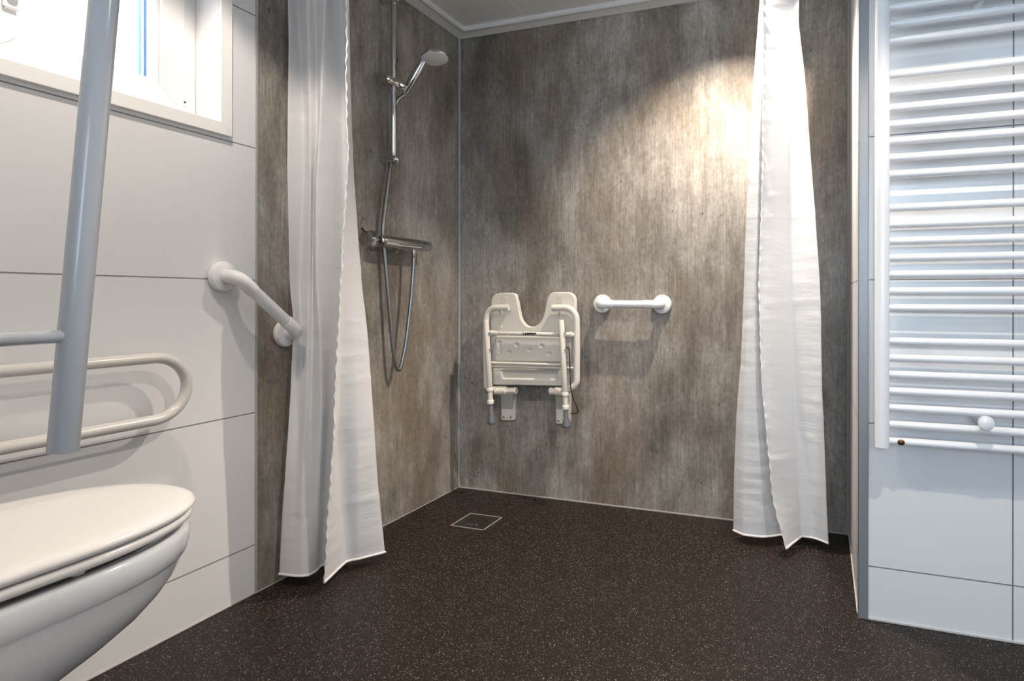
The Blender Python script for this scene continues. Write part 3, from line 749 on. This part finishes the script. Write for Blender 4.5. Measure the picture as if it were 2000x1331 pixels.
E_ = [(-150, 563), (0, 562), (84, 564), (210, 562), (337, 561), (463, 564), (560, 566), (619, 573), (740, 569), (839, 563), (1002, 551), (1123, 545)]
topL = curtain('white shower curtain on the left hanging in front of the slanted grab bar',
        [(A, 1.500, 1.475, 1139), (A2, 1.515, 1.50, 1100), (A3, 1.545, 1.56, 1093), (B, 1.60, 1.63, 1080), (Bc, 1.63, 1.66, 1087), (Cc, 1.60, 1.60, 1106),
         (D1, 1.55, 1.555, 1117), (D2, 1.575, 1.585, 1125), (D3, 1.545, 1.572, 1127), (D4, 1.56, 1.578, 1126), (E_, 1.505, 1.540, 1123)], 2.05, .035, 3)
A = [(0, 1490), (300, 1490), (420, 1487), (560, 1482), (749, 1488), (863, 1499), (968, 1509), (1000, 1515), (1073, 1536)]
A2 = [(0, 1508), (300, 1508), (560, 1505), (749, 1512), (968, 1534), (1060, 1550)]
A3 = [(0, 1549), (168, 1547), (295, 1541), (560, 1545), (770, 1551), (980, 1568), (1046, 1572)]
B1 = [(0, 1556), (42, 1555), (273, 1566), (560, 1576), (770, 1583), (1054, 1598)]
B = [(0, 1561), (42, 1559), (147, 1572), (273, 1581), (400, 1591), (560, 1602), (770, 1606), (845, 1609.5), (990, 1615), (1063, 1618)]
Bc = [(0, 1545), (400, 1568), (770, 1580), (1058, 1588)]
Cc = [(0, 1520), (400, 1520), (770, 1525), (1052, 1534)]
D1 = [(0, 1500), (300, 1496), (560, 1492), (749, 1498), (980, 1502), (1050, 1506)]
D2 = [(0, 1493), (295, 1482), (560, 1477), (770, 1477), (980, 1484), (1049, 1486)]
D3 = [(0, 1489), (295, 1474), (560, 1464), (779, 1454), (980, 1451), (1045, 1453)]
E_ = [(4, 1484), (105, 1476), (295, 1463), (484, 1455), (560, 1453), (700, 1447), (812, 1438), (939, 1433), (1037, 1432)]
topR = curtain('white shower curtain on the right hanging near the back wall by the radiator corner',
        [(A, 2.235, 2.235, 1073), (A2, 2.25, 2.25, 1061), (A3, 2.285, 2.295, 1046), (B1, 2.28, 2.28, 1055), (B, 2.255, 2.25, 1063), (Bc, 2.30, 2.31, 1052), (Cc, 2.32, 2.33, 1046),
         (D1, 2.29, 2.30, 1049), (D2, 2.275, 2.275, 1050), (D3, 2.285, 2.285, 1046), (E_, 2.30, 2.30, 1037)], 2.05, .035, 8)
# rail just under the ceiling with curtain hooks
rp = fillet([(XL, 1.56, ZC-.05), (-.15, 1.56, ZC-.05), (-.15, YB, ZC-.05)], .15, 12)
cr = thing('curtain_rail', 'white angled curtain rail fixed just beneath the ceiling', 'curtain rail')
obj('rail', tubem(rp, .011, n=16), PVC, cr)
for q in ((XL, 1.56), (-.15, YB)):
    obj('end_flange', lathe(bmesh.new(), (q[0], q[1], ZC-.05), (1, 0, 0) if q[0] == XL else (0, -1, 0), [(0, .025), (.006, .025), (.01, .015)], 24), PVC, cr)
for k in (-1.2, -.6):
    obj('hanger', tubem([(k, 1.56, ZC-.05), (k, 1.56, ZC)], .006, n=12), PVC, cr)

# ------------------------------------------------------------------ every Empty sits at the base of its thing
for e in [o for o in C.objects if o.type == 'EMPTY']:
    pts = []
    for o in e.children_recursive:
        if o.type == 'MESH': pts += [v.co for v in o.data.vertices]
    loc = Vector(((min(p.x for p in pts)+max(p.x for p in pts))/2, (min(p.y for p in pts)+max(p.y for p in pts))/2, min(p.z for p in pts)))
    e.location = loc
    for ch in e.children: ch.matrix_parent_inverse = Matrix.Translation(-loc)
for o in C.objects:
    if o.parent and o.parent.type != 'EMPTY': o.matrix_parent_inverse = Matrix()
